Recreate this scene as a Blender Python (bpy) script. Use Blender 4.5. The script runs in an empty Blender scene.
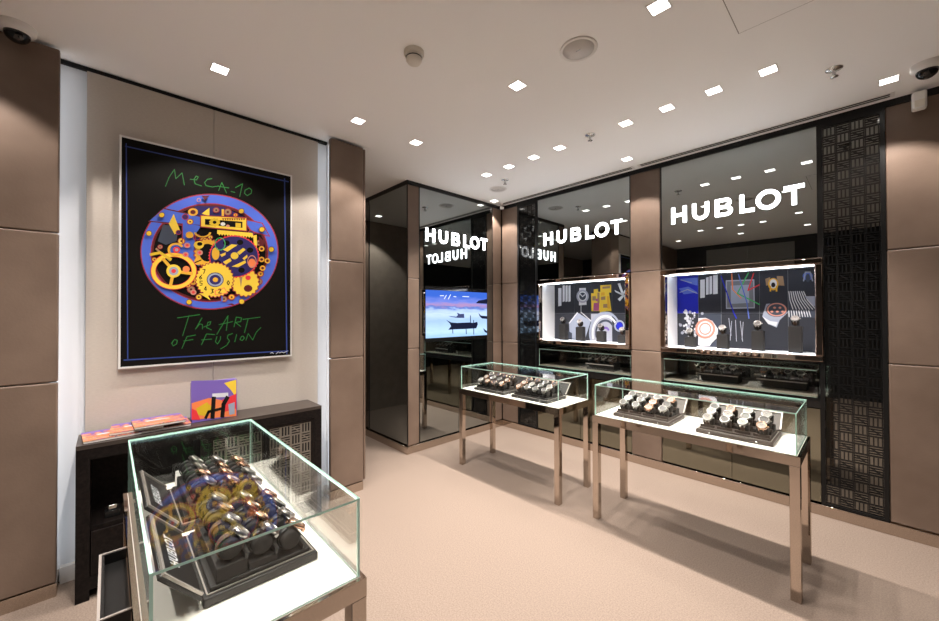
import bpy, bmesh, math, random
from mathutils import Vector, Matrix
random.seed(7)
R = math.radians
S = bpy.context.scene
COL = S.collection

# ------------------------------------------------------------------ camera
F_PX, YAW, PITCH, ROLL, EYE = 380.3, -0.8113, 0.0091, -0.0028, 1.40
fw = Vector((math.sin(YAW)*math.cos(PITCH), math.cos(YAW)*math.cos(PITCH), math.sin(PITCH)))
r0 = Vector((math.cos(YAW), -math.sin(YAW), 0)); u0 = r0.cross(fw)
c_, s_ = math.cos(ROLL), math.sin(ROLL)
rt = c_*r0 + s_*u0; up = -s_*r0 + c_*u0
cam = bpy.data.cameras.new('camera'); camo = bpy.data.objects.new('camera', cam); COL.objects.link(camo)
camo.matrix_world = Matrix(((rt.x, up.x, -fw.x, 0), (rt.y, up.y, -fw.y, 0), (rt.z, up.z, -fw.z, EYE), (0, 0, 0, 1)))
cam.sensor_width = 36; cam.lens = F_PX/939*36; cam.clip_start = 0.02
S.camera = camo

def on(px, py, ax, c):
    """pixel of the photograph -> point on the plane ax = c"""
    d = rt*((px-469.5)/F_PX) - up*((py-310.5)/F_PX) + fw
    i = 'xyz'.index(ax); o = Vector((0, 0, EYE)); t = (c-o[i])/d[i]
    return o + d*t

# ------------------------------------------------------------------ world, exposure, light levels
w = bpy.data.worlds.new('world'); S.world = w; w.use_nodes = True
w.node_tree.nodes['Background'].inputs[0].default_value = (1.0, 0.95, 0.90, 1)
w.node_tree.nodes['Background'].inputs[1].default_value = 0.15   # fill light, let in through an added opening out of view
vs = S.view_settings
vs.view_transform = 'Standard'; vs.look = 'None'; vs.exposure = 1.22; vs.gamma = 1; vs.use_curve_mapping = False
S.cycles.max_bounces = 14; S.cycles.diffuse_bounces = 5; S.cycles.glossy_bounces = 8
S.cycles.transparent_max_bounces = 40; S.cycles.caustics_reflective = True; S.cycles.caustics_refractive = False
SPOT_W = 30.0; SPOT_COL = (1.0, 0.915, 0.855)
PT = bpy.data.lights.new('fill_portal', 'AREA'); PT.shape = 'RECTANGLE'; PT.size = 1.1; PT.size_y = 2.4; PT.cycles.is_portal = True
pto = bpy.data.objects.new('fill_portal', PT); COL.objects.link(pto); pto.location = (1.0, -1.60, 1.2); pto.rotation_euler = (R(90), 0, 0)  # guides the fill light through the added, unseen opening

# ------------------------------------------------------------------ materials
M = {}
def principled(name, col, rough=0.5, metal=0.0, spec=0.5, emit=None, es=0.0):
    m = bpy.data.materials.new(name); m.use_nodes = True
    b = m.node_tree.nodes['Principled BSDF']
    b.inputs['Base Color'].default_value = (*col, 1); b.inputs['Roughness'].default_value = rough
    b.inputs['Metallic'].default_value = metal; b.inputs['Specular IOR Level'].default_value = spec
    if emit: b.inputs['Emission Color'].default_value = (*emit, 1); b.inputs['Emission Strength'].default_value = es
    M[name] = m; return m
def noisy(name, c1, c2, scale, rough=0.6, bump=0.0, bscale=None, metal=0.0, spec=0.4, stretch=None, detail=4, lo=.35, hi=.65):
    m = principled(name, c1, rough, metal, spec); nt = m.node_tree; N = nt.nodes; L = nt.links; b = N['Principled BSDF']
    tc = N.new('ShaderNodeTexCoord'); src = tc.outputs['Object']
    if stretch:
        mp = N.new('ShaderNodeMapping'); mp.inputs['Scale'].default_value = stretch; L.new(src, mp.inputs['Vector']); src = mp.outputs['Vector']
    n = N.new('ShaderNodeTexNoise'); n.inputs['Scale'].default_value = scale; n.inputs['Detail'].default_value = detail; L.new(src, n.inputs['Vector'])
    r = N.new('ShaderNodeValToRGB'); r.color_ramp.elements[0].position = lo; r.color_ramp.elements[1].position = hi
    r.color_ramp.elements[0].color = (*c1, 1); r.color_ramp.elements[1].color = (*c2, 1)
    L.new(n.outputs['Fac'], r.inputs['Fac']); L.new(r.outputs['Color'], b.inputs['Base Color'])
    if bump:
        n2 = N.new('ShaderNodeTexNoise'); n2.inputs['Scale'].default_value = bscale or scale; n2.inputs['Detail'].default_value = 3; L.new(src, n2.inputs['Vector'])
        bp = N.new('ShaderNodeBump'); bp.inputs['Strength'].default_value = bump; bp.inputs['Distance'].default_value = 0.004
        L.new(n2.outputs['Fac'], bp.inputs['Height']); L.new(bp.outputs['Normal'], b.inputs['Normal'])
    return m
def emissive(name, col, s):
    m = bpy.data.materials.new(name); m.use_nodes = True; nt = m.node_tree; nt.nodes.clear()
    e = nt.nodes.new('ShaderNodeEmission'); e.inputs[0].default_value = (*col, 1); e.inputs[1].default_value = s
    o = nt.nodes.new('ShaderNodeOutputMaterial'); nt.links.new(e.outputs[0], o.inputs[0]); M[name] = m; return m
def mirror(name, col, rough=0.0):
    m = bpy.data.materials.new(name); m.use_nodes = True; nt = m.node_tree; nt.nodes.clear()
    g = nt.nodes.new('ShaderNodeBsdfGlossy'); g.inputs['Color'].default_value = (*col, 1); g.inputs['Roughness'].default_value = rough
    o = nt.nodes.new('ShaderNodeOutputMaterial'); nt.links.new(g.outputs[0], o.inputs[0]); M[name] = m; return m
def glass(name, tint=(0.97, 0.985, 0.975)):
    m = bpy.data.materials.new(name); m.use_nodes = True; nt = m.node_tree; nt.nodes.clear(); N = nt.nodes; L = nt.links
    lw = N.new('ShaderNodeLayerWeight'); lw.inputs['Blend'].default_value = 0.5
    pw = N.new('ShaderNodeMath'); pw.operation = 'POWER'; pw.inputs[1].default_value = 5.0; L.new(lw.outputs['Facing'], pw.inputs[0])
    ma = N.new('ShaderNodeMath'); ma.operation = 'MULTIPLY_ADD'; ma.inputs[1].default_value = 0.966; ma.inputs[2].default_value = 0.034; L.new(pw.outputs[0], ma.inputs[0])
    t = N.new('ShaderNodeBsdfTransparent'); t.inputs['Color'].default_value = (*tint, 1)
    g = N.new('ShaderNodeBsdfGlossy'); g.inputs['Roughness'].default_value = 0.0; g.inputs['Color'].default_value = (1, 1, 1, 1)
    mx = N.new('ShaderNodeMixShader'); L.new(ma.outputs[0], mx.inputs['Fac']); L.new(t.outputs[0], mx.inputs[1]); L.new(g.outputs[0], mx.inputs[2])
    o = N.new('ShaderNodeOutputMaterial'); L.new(mx.outputs[0], o.inputs[0]); M[name] = m; return m

noisy('carpet', (0.208, 0.162, 0.131), (0.280, 0.221, 0.179), 150, 0.95, 0.7, 330, spec=0.1)
principled('ceiling_paint', (0.94, 0.93, 0.92), 0.8, spec=0.2)
noisy('leather', (0.145, 0.101, 0.075), (0.190, 0.135, 0.102), 3.0, 0.42, 0.15, 90, spec=0.35)
noisy('wall_fabric', (0.47, 0.42, 0.37), (0.50, 0.45, 0.395), 60, 0.8, 0.1, 300, spec=0.2, stretch=(1, 1, 4))
noisy('passage_fabric', (0.30, 0.25, 0.205), (0.34, 0.285, 0.235), 8, 0.8)
principled('white_reveal', (0.70, 0.715, 0.74), 0.6)
mirror('smoked_mirror', (0.335, 0.36, 0.355))
mirror('dark_mirror', (0.20, 0.19, 0.175))
mirror('lattice_mirror', (0.20, 0.20, 0.185))
mirror('base_mirror', (0.25, 0.25, 0.20), 0.03)
mirror('champagne_chrome', (0.52, 0.45, 0.39), 0.04)
mirror('bronze_mirror', (0.52, 0.42, 0.36), 0.02)
principled('black_gloss', (0.008, 0.008, 0.008), 0.08, spec=0.5)
principled('black_satin', (0.006, 0.006, 0.006), 0.35, spec=0.35)
principled('black_matt', (0.012, 0.011, 0.011), 0.8)
principled('shadow_gap', (0.004, 0.004, 0.004), 0.9)
noisy('front_wall_dark', (0.02, 0.019, 0.018), (0.03, 0.028, 0.026), 2, 0.5)
principled('grey_panel', (0.22, 0.22, 0.21), 0.7)
glass('clear_glass')
principled('glass_edge', (0.60, 0.90, 0.80), 0.15, spec=0.6, emit=None)
principled('niche_mat', (0.20, 0.175, 0.14), 0.7)
principled('hatch_gap', (0.30, 0.28, 0.26), 0.8)
principled('deck_white', (0.86, 0.82, 0.76), 0.5)
principled('alu_light', (0.75, 0.74, 0.72), 0.45, 0.3)
principled('white_plastic', (0.80, 0.78, 0.76), 0.45)
principled('cream_plastic', (0.74, 0.69, 0.61), 0.45)
principled('grille_grey', (0.66, 0.63, 0.60), 0.7)
principled('chrome', (0.6, 0.6, 0.6), 0.12, 1.0)
noisy('dark_wood', (0.004, 0.003, 0.0028), (0.011, 0.008, 0.007), 5, 0.5, 0.1, 12, spec=0.15, stretch=(1, 14, 14))
noisy('wood_top', (0.035, 0.027, 0.023), (0.055, 0.043, 0.036), 6, 0.35, stretch=(14, 1, 14))
principled('lattice_metal', (0.25, 0.23, 0.195), 0.4, 0.6)
principled('box_leather', (0.010, 0.009, 0.009), 0.45)
principled('box_brown', (0.060, 0.043, 0.036), 0.5)
principled('box_lining', (0.014, 0.012, 0.011), 0.85)
principled('box_edge', (0.42, 0.38, 0.35), 0.3, 0.4)
principled('steel', (0.42, 0.405, 0.39), 0.28, 1.0)
principled('rose_gold', (0.60, 0.36, 0.25), 0.25, 1.0)
principled('dial_silver', (0.115, 0.108, 0.104), 0.5, spec=.2)
principled('dial_white', (0.27, 0.25, 0.235), 0.5, spec=.2)
principled('dial_dark', (0.03, 0.03, 0.04), 0.3)
principled('rubber', (0.015, 0.015, 0.016), 0.5)
principled('strap_brown', (0.10, 0.055, 0.035), 0.6)
emissive('sign_light', (0.96, 0.97, 1.0), 4.5)
emissive('lamp_light', (1.0, 0.95, 0.88), 4.0)
emissive('led_cool', (0.80, 0.88, 1.0), 11.0)
emissive('led_floor', (0.86, 0.92, 1.0), 4.0)
emissive('led_reveal', (0.88, 0.94, 1.0), 1.3)
principled('white_lacquer', (0.85, 0.86, 0.88), 0.5)

# ------------------------------------------------------------------ mesh building
class MB:
    def __init__(s): s.bm = bmesh.new(); s.mats = []
    def mi(s, m):
        if m is None: return 0
        if m not in s.mats: s.mats.append(m)
        return s.mats.index(m)
    def box(s, x0, x1, y0, y1, z0, z1, m=None, bevel=0.0, seg=2, rot=None):
        k = s.mi(m); vs_ = [s.bm.verts.new((x, y, z)) for x in (x0, x1) for y in (y0, y1) for z in (z0, z1)]
        fs = [s.bm.faces.new([vs_[i] for i in q]) for q in ((0, 1, 3, 2), (4, 6, 7, 5), (0, 4, 5, 1), (2, 3, 7, 6), (0, 2, 6, 4), (1, 5, 7, 3))]
        for f in fs: f.material_index = k
        if rot: bmesh.ops.transform(s.bm, matrix=rot, verts=vs_)
        if bevel:
            es = list({e for f in fs for e in f.edges})
            r = bmesh.ops.bevel(s.bm, geom=es, offset=bevel, segments=seg, affect='EDGES', profile=0.5)
            for f in r['faces']: f.material_index = k; f.smooth = True
        return s
    def poly(s, pts, m=None):
        f = s.bm.faces.new([s.bm.verts.new(p) for p in pts]); f.material_index = s.mi(m); return s
    def prism(s, pts, d, m=None):
        """extrude planar polygon pts (3D) by vector d"""
        k = s.mi(m); d = Vector(d)
        a = [s.bm.verts.new(p) for p in pts]; b = [s.bm.verts.new(Vector(p)+d) for p in pts]; n = len(a)
        fs = [s.bm.faces.new(a), s.bm.faces.new(b[::-1])]
        for i in range(n): fs.append(s.bm.faces.new((a[i], b[i], b[(i+1) % n], a[(i+1) % n])))
        for f in fs: f.material_index = k
        bmesh.ops.recalc_face_normals(s.bm, faces=fs); return s
    def lathe(s, prof, n=24, m=None, mat=None, smooth=True, closed=False):
        """revolve (r, z) profile about z; mat = Matrix to apply"""
        k = s.mi(m); rings = []
        for r, z in prof:
            rings.append([s.bm.verts.new((r*math.cos(2*math.pi*i/n), r*math.sin(2*math.pi*i/n), z)) for i in range(n)] if r > 1e-6 else [s.bm.verts.new((0, 0, z))])
        fs = []
        pairs = list(zip(rings, rings[1:])) + ([(rings[-1], rings[0])] if closed else [])
        for a, b in pairs:
            for i in range(n):
                j = (i+1) % n
                if len(a) == 1 and len(b) == 1: continue
                q = [a[0], b[j], b[i]] if len(a) == 1 else [a[i], a[j], b[0]] if len(b) == 1 else [a[i], a[j], b[j], b[i]]
                fs.append(s.bm.faces.new(q))
        for f in fs: f.material_index = k; f.smooth = smooth
        bmesh.ops.recalc_face_normals(s.bm, faces=fs)
        if mat: bmesh.ops.transform(s.bm, matrix=mat, verts=[v for r in rings for v in r])
        return s
    def build(s, name, mat=None, parent=None, shift=True):
        me = bpy.data.meshes.new(name)
        if parent is not None and shift:
            o = origin(parent)
            if o.length > 0: bmesh.ops.translate(s.bm, vec=-o, verts=s.bm.verts[:])
        s.bm.to_mesh(me); s.bm.free()
        for k in (s.mats if s.mats and s.mats[0] else []): me.materials.append(M[k])
        if mat: me.materials.clear(); me.materials.append(M[mat])
        ob = bpy.data.objects.new(name, me); COL.objects.link(ob); ob.parent = parent; return ob
def origin(o):
    v = Vector((0, 0, 0))
    while o is not None: v += o.location; o = o.parent
    return v
def box(name, d, mat, parent=None, bevel=0.0, seg=2):
    return MB().box(*d, bevel=bevel, seg=seg).build(name, mat, parent)
def tag(o, label, cat, group=None):
    o['label'] = label; o['category'] = cat
    if group: o['group'] = group
    return o
def thing(name, label, cat, loc=(0, 0, 0), group=None):
    o = bpy.data.objects.new(name, None); COL.objects.link(o); o.location = loc; o.empty_display_size = 0.05
    return tag(o, label, cat, group)
def struct(o): o['kind'] = 'structure'; return o
def sempty(name, loc=(0, 0, 0)):
    o = bpy.data.objects.new(name, None); COL.objects.link(o); o.location = loc; return struct(o)
def copy_tree(o, parent=None):
    c = o.copy(); COL.objects.link(c); c.parent = parent
    for ch in list(o.children): copy_tree(ch, c)
    return c
def place(o, loc, rot=(0, 0, 0), label=None, group=None):
    o.location = loc; o.rotation_euler = rot
    if label: o['label'] = label
    if group: o['group'] = group
    return o
def circ(cx, cy, rx, ry=None, n=28, a0=0, a1=360):
    ry = rx if ry is None else ry
    full = abs(a1-a0) >= 360; k = n if full else n+1
    return [(cx+rx*math.cos(R(a0+(a1-a0)*i/n)), cy+ry*math.sin(R(a0+(a1-a0)*i/n))) for i in range(k)]
def stroke2d(pts, wd):
    """thin quads along a polyline, mitred enough for print"""
    out = []
    for (x0, y0), (x1, y1) in zip(pts, pts[1:]):
        dx, dy = x1-x0, y1-y0; l = math.hypot(dx, dy) or 1; nx, ny = -dy/l*wd/2, dx/l*wd/2; ex, ey = dx/l*wd*.3, dy/l*wd*.3
        out.append([(x0+nx-ex, y0+ny-ey), (x1+nx+ex, y1+ny+ey), (x1-nx+ex, y1-ny+ey), (x0-nx-ex, y0-ny-ey)])
    return out
class Print:
    """flat ink shapes laid on a plane: each layer lies a hair proud of the last one"""
    def __init__(s, ax, c, step, zoom): s.mb = MB(); s.ax, s.c, s.step = ax, c, step; s.zoom = zoom; s.k = 1
    def pt(s, p): ox, oy, sc = s.zoom; return on(ox+p[0]/sc, oy+p[1]/sc, s.ax, s.c+s.step*s.k)
    def shape(s, pts, m): s.mb.poly([s.pt(p) for p in pts], m); s.k += 1; return s
    def shapes(s, L, m):
        for q in L: s.mb.poly([s.pt(p) for p in q], m)
        s.k += 1; return s
    def ring(s, cx, cy, rx, ry, wd, m, n=40, a0=0, a1=360):
        o = circ(cx, cy, rx, ry, n, a0, a1); i = circ(cx, cy, rx-wd, ry-wd*ry/rx, n, a0, a1)
        s.shapes([[o[j], o[(j+1) % len(o)], i[(j+1) % len(o)], i[j]] for j in range(n)], m); return s
    def line(s, pts, wd, m): return s.shapes(stroke2d(pts, wd), m)
    def gear(s, cx, cy, rx, ry, teeth, depth, m):
        P = []
        for t in range(teeth):
            for f, q in ((0, 0), (.2, 1), (.5, 1), (.7, 0)):
                a = 2*math.pi*(t+f)/teeth; k = 1+depth*q; P.append((cx+rx*k*math.cos(a), cy+ry*k*math.sin(a)))
        return s.shape(P, m)
    def build(s, name, parent): return s.mb.build(name, None, parent)

def letters_hublot():
    """outline pieces of the six capitals, cap height 1; returns list of (glyph pieces, width)"""
    t = 0.195
    def rect(x0, x1, y0, y1): return [(x0, y0), (x1, y0), (x1, y1), (x0, y1)]
    def arc(cx, cy, r1, r2, a0, a1, n=14, sx=1.0):
        o = [(cx+sx*r1*math.cos(R(a0+(a1-a0)*i/n)), cy+r1*math.sin(R(a0+(a1-a0)*i/n))) for i in range(n+1)]
        k = [(cx+sx*r2*math.cos(R(a0+(a1-a0)*i/n)), cy+r2*math.sin(R(a0+(a1-a0)*i/n))) for i in range(n+1)]
        return [[o[i], o[i+1], k[i+1], k[i]] for i in range(n)]
    G = []
    G.append(([rect(0, t, 0, 1), rect(.84-t, .84, 0, 1), rect(t, .84-t, .405, .595)], .84))
    G.append(([rect(0, t, .42, 1), rect(.86-t, .86, .42, 1)]+arc(.43, .43, .43, .43-t, 180, 360), .86))
    G.append(([rect(0, t, 0, 1), rect(t, .54, .815, 1), rect(t, .54, .42, .595), rect(t, .56, 0, .185)]+arc(.53, .7475, .2525, .085, -90, 90, 10)+arc(.55, .2875, .2875, .10, -90, 90, 10), .84))
    G.append(([rect(0, t, 0, 1), rect(t, .66, 0, .19)], .66))
    G.append((arc(.52, .5, .52, .52-t, 0, 360, 32, 1.0), 1.04))
    G.append(([rect(0, .80, .81, 1), rect(.40-t/2, .40+t/2, 0, .81)], .80))
    return G
def hublot_mesh(width, height, depth, org, ux, uz, nrm):
    """six separate letter meshes (MB) along ux from org"""
    G = letters_hublot(); tot = sum(g[1] for g in G); gs = (.24, .24, .25, .05, .10, 0); gap = (width/height - tot)/sum(gs); x = 0; gi = iter(gs); out = []
    ux, uz, nrm, org = Vector(ux), Vector(uz), Vector(nrm), Vector(org)
    for pieces, wd in G:
        mb = MB()
        for q in pieces:
            P = [org + ux*((x+a)*height) + uz*(b*height) for a, b in q]
            if depth: mb.prism(P, nrm*depth)
            else: mb.poly(P)
        out.append(mb); x += wd+gap*next(gi)
    return out

# ================================================================== ROOM
H = 2.755; YB = 3.60
XL, XR, YF, YK = -5.00, 1.70, -1.50, 4.20
fl = struct(box('floor', (XL, XR, YF, YK, -0.06, 0), 'carpet'))
ce = struct(box('ceiling', (XL, XR, YF, YK, H, H+0.06), 'ceiling_paint'))

# --- back wall: dark core, leather, smoked mirror and lattice in front of it
wb = struct(box('wall_back', (XL, XR, YK, YK+0.08, 0, H), 'shadow_gap'))
BASE, TOP = 0.075, 2.715
SEAMS = [BASE, 0.33, 1.055, 1.79, TOP]
def leather_x(parent, x0, x1, front, depth, seams=SEAMS):
    for z0, z1 in zip(seams, seams[1:]):
        MB().box(x0+.002, x1-.002, front, front+depth, z0+.0015, z1-.0015, bevel=.007, seg=3).build('leather_panel', 'leather', parent)
def leather_y(parent, y0, y1, front, depth, seams=SEAMS):
    for z0, z1 in zip(seams, seams[1:]):
        a, b = sorted((front, front-depth))
        MB().box(a, b, y0+.002, y1-.002, z0+.0015, z1-.0015, bevel=.007, seg=3).build('leather_panel', 'leather', parent)
leather_x(wb, -3.195, -2.943, YB, .05, [BASE, 1.045, 1.775, TOP])
leather_x(wb, -1.563, -1.292, YB-.006, .60, [BASE, 1.055, 1.79, TOP])
leather_x(wb, .075, XR, YB, .05, [BASE, 1.075, 1.80, TOP])
box('head_rail', (-3.2, XR, YB-.004, YB+.05, TOP, H), 'black_satin', wb)
def mirror_bay(x0, x1):
    box('mirror_panel', (x0, x1, YB+.006, YB+.02, 1.795, TOP), 'smoked_mirror', wb)
    box('edge_rail', (x0, x0+.008, YB, YB+.02, 1.795, TOP), 'black_satin', wb)
    box('edge_rail', (x1-.008, x1, YB, YB+.02, 1.795, TOP), 'black_satin', wb)
    # niche below the lit case
    box('niche_floor', (x0, x1, YB+.004, 4.10, .735, .805), 'black_gloss', wb)
    box('niche_ceiling', (x0, x1, YB+.03, 4.10, 1.04, 1.06), 'black_satin', wb)
    box('niche_back', (x0, x1, 4.08, 4.10, .805, 1.04), 'dark_mirror', wb)
    xm = (x0+x1)/2
    for a, b in ((x0+.003, xm-.002), (xm+.002, x1-.003)):
        box('cabinet_door', (a, b, YB+.004, YB+.03, BASE+.004, .728), 'base_mirror', wb)
mirror_bay(-2.655, -1.563); mirror_bay(-1.292, -.242)
for a in (-2.655, -.252): box('niche_cheek', (a, a+.010, YB+.03, 4.08, .805, 1.04), 'black_gloss', wb)

# lattice tiles
def tile_mesh(kind, sz, d, bar):
    mb = MB(); h = sz/2; e = bar
    mb.box(-h, h, 0, d, h-e/2, h); mb.box(-h, h, 0, d, -h, -h+e/2)
    if kind == 0:
        for k in range(4):
            x = -h+e/2+(sz-e)*k/3
            mb.box(x-e*.40, x+e*.40, 0, d, -h+e/2+(k == 1)*.0, h-e/2)
    else:
        for k in (1, 2, 3):
            z = -h+sz*k/4; mb.box(-h, h, 0, d, z-e*.34, z+e*.34)
        for a in (40,):
            mb.box(-h*.85, h*.85, 0, d, -e*.4, e*.4, rot=Matrix.Rotation(R(a), 4, 'Y'))
        mb.box(-h, -h+e*.6, 0, d, -h, h); mb.box(h-e*.6, h, 0, d, -h, h)
    o = mb.build('lattice_tile', 'black_gloss'); me = o.data; bpy.data.objects.remove(o); return me
TM = [tile_mesh(k, .0635, .005, .0085) for k in (0, 1)]
def lattice(x0, x1, ncol):
    fr = MB(); fr.box(x0, x0+.022, YB-.004, YB+.03, BASE, TOP); fr.box(x1-.022, x1, YB-.004, YB+.03, BASE, TOP)
    fr.box(x0+.022, x1-.022, YB-.004, YB+.03, BASE, BASE+.012); fr.box(x0+.022, x1-.022, YB-.004, YB+.03, TOP-.03, TOP)
    pn = fr.build('lattice_panel', 'black_satin', wb)
    box('mirror_backing', (x0+.022, x1-.022, YB+.0105, YB+.018, BASE+.012, TOP-.03), 'lattice_mirror', pn)
    sx = (x1-x0-.044)/ncol; z0, z1 = BASE+.012, TOP-.03; nr = int(round((z1-z0)/.0635)); sz = (z1-z0)/nr
    for r in range(nr):
        for c in range(ncol):
            t = bpy.data.objects.new('lattice_tile', TM[(r+c) % 2]); COL.objects.link(t); t.parent = pn
            t.location = (x0+.022+sx*(c+.5), YB+.004, z0+sz*(r+.5)); t.scale = (sx/.0635, 1, sz/.0635)
lattice(-2.943, -2.655, 4); lattice(-.242, .075, 4)

# --- mirrored block in the corner (screen wall)
XB, YA = -3.20, 2.18
wc = struct(box('wall_corner', (XL+.01, XB-.06, YA+.06, YK-.01, 0, H-.002), 'shadow_gap'))
leather_y(wc, YA+.004, 2.325, XB, .05, [BASE, 1.05, 1.765, TOP])
leather_y(wc, 3.44, YB-.002, XB, .05, [BASE, 1.045, 1.775, TOP])
box('mirror_panel', (XB-.02, XB-.004, 2.333, 3.432, 1.70, TOP), 'smoked_mirror', wc)
box('mirror_panel', (XB-.02, XB-.004, 2.333, 2.866, BASE+.004, 1.10), 'smoked_mirror', wc)
box('mirror_panel', (XB-.02, XB-.004, 2.870, 3.432, BASE+.004, 1.10), 'smoked_mirror', wc)
for y in (2.325, 3.432): box('edge_rail', (XB-.03, XB-.001, y, y+.008, BASE, TOP), 'black_satin', wc)
box('mirror_panel', (XB-.02, XB-.004, 2.333, 2.400, 1.102, 1.698), 'smoked_mirror', wc)
box('mirror_panel', (XB-.02, XB-.004, 3.338, 3.432, 1.102, 1.698), 'smoked_mirror', wc)
box('mirror_panel', (-3.975, XB-.012, YA+.004, YA+.02, BASE+.004, TOP), 'smoked_mirror', wc)
box('edge_rail', (XB-.012, XB, YA, YA+.004, BASE, TOP), 'black_satin', wc)
box('edge_rail', (-3.99, -3.975, YA, YA+.03, BASE, TOP), 'black_satin', wc)
box('mirror_panel', (XL+.01, -3.99, YA+.008, YA+.024, BASE+.004, TOP), 'dark_mirror', wc)
MB().box(XL+.01, XB, YA-.002, YA+.05, TOP, H).box(XB-.05, XB+.002, YA+.05, YB, TOP, H).build('head_rail', 'black_satin', wc)

# --- left wall with beige panels between two leather piers
wl = struct(box('wall_left', (-3.12, -2.945, YF, 1.484, 0, H-.002), 'white_reveal'))
PX = -2.918
for a, b in ((-.090, .4895), (.4915, 1.165)):
    MB().box(-2.943, PX, a, b, .085, 2.728, bevel=.002, seg=1).build('wall_panel', 'wall_fabric', wl)
box('shadow_gap', (-2.944, -2.925, -.205, 1.24, 2.732, H-.003), 'shadow_gap', wl)
box('skirting', (-2.944, -2.912, -.178, 1.206, 0, .083), 'grille_grey', wl)
for i, (a, b) in enumerate(((YF, -.180), (1.210, 1.484))):
    p = sempty('trim_%d' % (i+1), (-2.85, (a+b)/2, 0))
    box('core', (-2.944, -2.836, a+(.034 if i else .006), b-(.004 if i else .034), 0.068, 2.74), 'white_lacquer', p)
    sm = [.070, 1.065, 1.81, 2.738]
    leather_y(p, a, b, -2.796, .038, sm)
    MB().box(-2.944, -2.800, a+.004, b-.002, 0.0, .066).build('plinth', 'champagne_chrome', p)
    if i == 1:
        leather_x(p, -3.12, -2.80, 1.486, .02, [BASE, H-.02])
box('led_strip', (-2.842, -2.836, -.207, -.186, .1, 2.70), 'led_reveal', bpy.data.objects['trim_1'])
box('led_strip', (-2.842, -2.836, 1.217, 1.240, .1, 2.70), 'led_reveal', bpy.data.objects['trim_2'])

# --- walls behind and beside the camera (seen in the mirrors)
wf = struct(MB().box(XL, .45, YF-.08, YF, 0, H).box(1.55, XR, YF-.08, YF, 0, H).box(.45, 1.55, YF-.08, YF, 2.4, H).build('wall_front', 'front_wall_dark'))
wn = struct(MB().box(.45, .49, YF-.06, YF-.02, 0, 2.4).box(1.51, 1.55, YF-.06, YF-.02, 0, 2.4).box(.49, 1.51, YF-.06, YF-.02, 2.36, 2.4).build('fill_window', 'black_satin'))  # unseen glazed opening, added so fill light reaches the ceiling
box('pane', (.49, 1.51, YF-.045, YF-.037, 0, 2.36), 'clear_glass', wn)
for a, b in ((-2.25, -1.58), (-1.575, -.90)): box('wall_panel', (a, b, YF, YF+.02, .1, 2.66), 'grey_panel', wf)
wr = struct(box('wall_right', (XR, XR+.08, YF, YK, 0, H), 'front_wall_dark'))
wx = struct(box('wall_alcove', (XL-.08, XL, YF, YK, 0, H), 'passage_fabric'))

# --- baseboards
bb = struct(MB().box(XB+.002, XR, YB-.022, YB+.05, 0, BASE, bevel=.003, seg=1).build('baseboard_back', 'champagne_chrome'))
bc = struct(MB().box(XB-.05, XB+.02, YA-.02, YB-.024, 0, BASE, bevel=.003, seg=1).box(XL+.01, XB-.052, YA-.02, YA+.05, 0, BASE, bevel=.003, seg=1).build('baseboard_corner', 'champagne_chrome'))

# ================================================================== CEILING FITTINGS
def downlight_proto():
    t = thing('downlight', 'x', 'downlight', (0, 0, 0))
    mb = MB(); h = .037; q = .043
    for d in ((-q, q, h, q), (-q, q, -q, -h), (-q, -h, -h, h), (h, q, -h, h)): mb.box(d[0], d[1], d[2], d[3], -.003, 0)
    mb.build('trim', 'white_plastic', t)
    MB().box(-h, h, -h, h, -.0015, 0).build('diffuser', 'lamp_light', t)
    return t
SL = bpy.data.lights.new('downlight_lamp', 'SPOT'); SL.energy = SPOT_W; SL.color = SPOT_COL; SL.spot_size = R(100); SL.spot_blend = 0.28; SL.shadow_soft_size = 0.022
SL2 = SL.copy(); SL2.name = 'table_row_lamp'; SL2.energy = SPOT_W*1.45
SL.energy = SPOT_W*.97
dl0 = downlight_proto(); first = True
ROWS = [('above the framed poster', [(-2.457, .44)]), ('in front of the leather pier by the poster', [(-2.457, 1.262)]), ('over the gap between leather pier and mirror block', [(-2.457, 1.755)]),
        ('near the leather pier under the dome camera', [(-2.457, -.52)]), ('between smoke detector and round ceiling speaker', [(-1.43, 1.755)]), ('next to the ceiling hatch', [(-.63, 1.755)]), 
        ('over the television-side glass table', [(-2.56, 2.665), (-2.275, 2.665), (-1.994, 2.665), (-1.734, 2.665)]), ('over the lattice-side glass table', [(-1.186, 2.665), (-.911, 2.665), (-.643, 2.665), (-.38, 2.665)]), 
        ('in the corner by the small camera', [(-3.09, 3.35)]), ('at the break between the two air slots', [(-1.456, 3.29)]), ('at the end of the air slot by the dome camera', [(.087, 3.29)]), ('in the side passage behind the pier', [(-4.66, 1.668)]),
        ('over the poster-side glass table', [(-1.90, .19), (-1.63, .19), (-1.35, .19), (-1.08, .19)]), ('beside the end of the poster-side glass table', [(-.65, .46)]), ('in front of the grey wall panels', [(-1.5, -.57), (-.65, -.55)])]
for rn, L in ROWS:
    for x, y in L:
        o = dl0 if first else copy_tree(dl0); first = False
        place(o, (x, y, H), label='small square recessed ceiling downlight '+rn, group='downlights '+rn)
for rn, L in ROWS:
    for x, y in L:
        s = bpy.data.objects.new('downlight_lamp', SL2 if abs(y-2.665) < .01 and x < 0 else SL); COL.objects.link(s); s.location = (x, y, H-.006)

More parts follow.
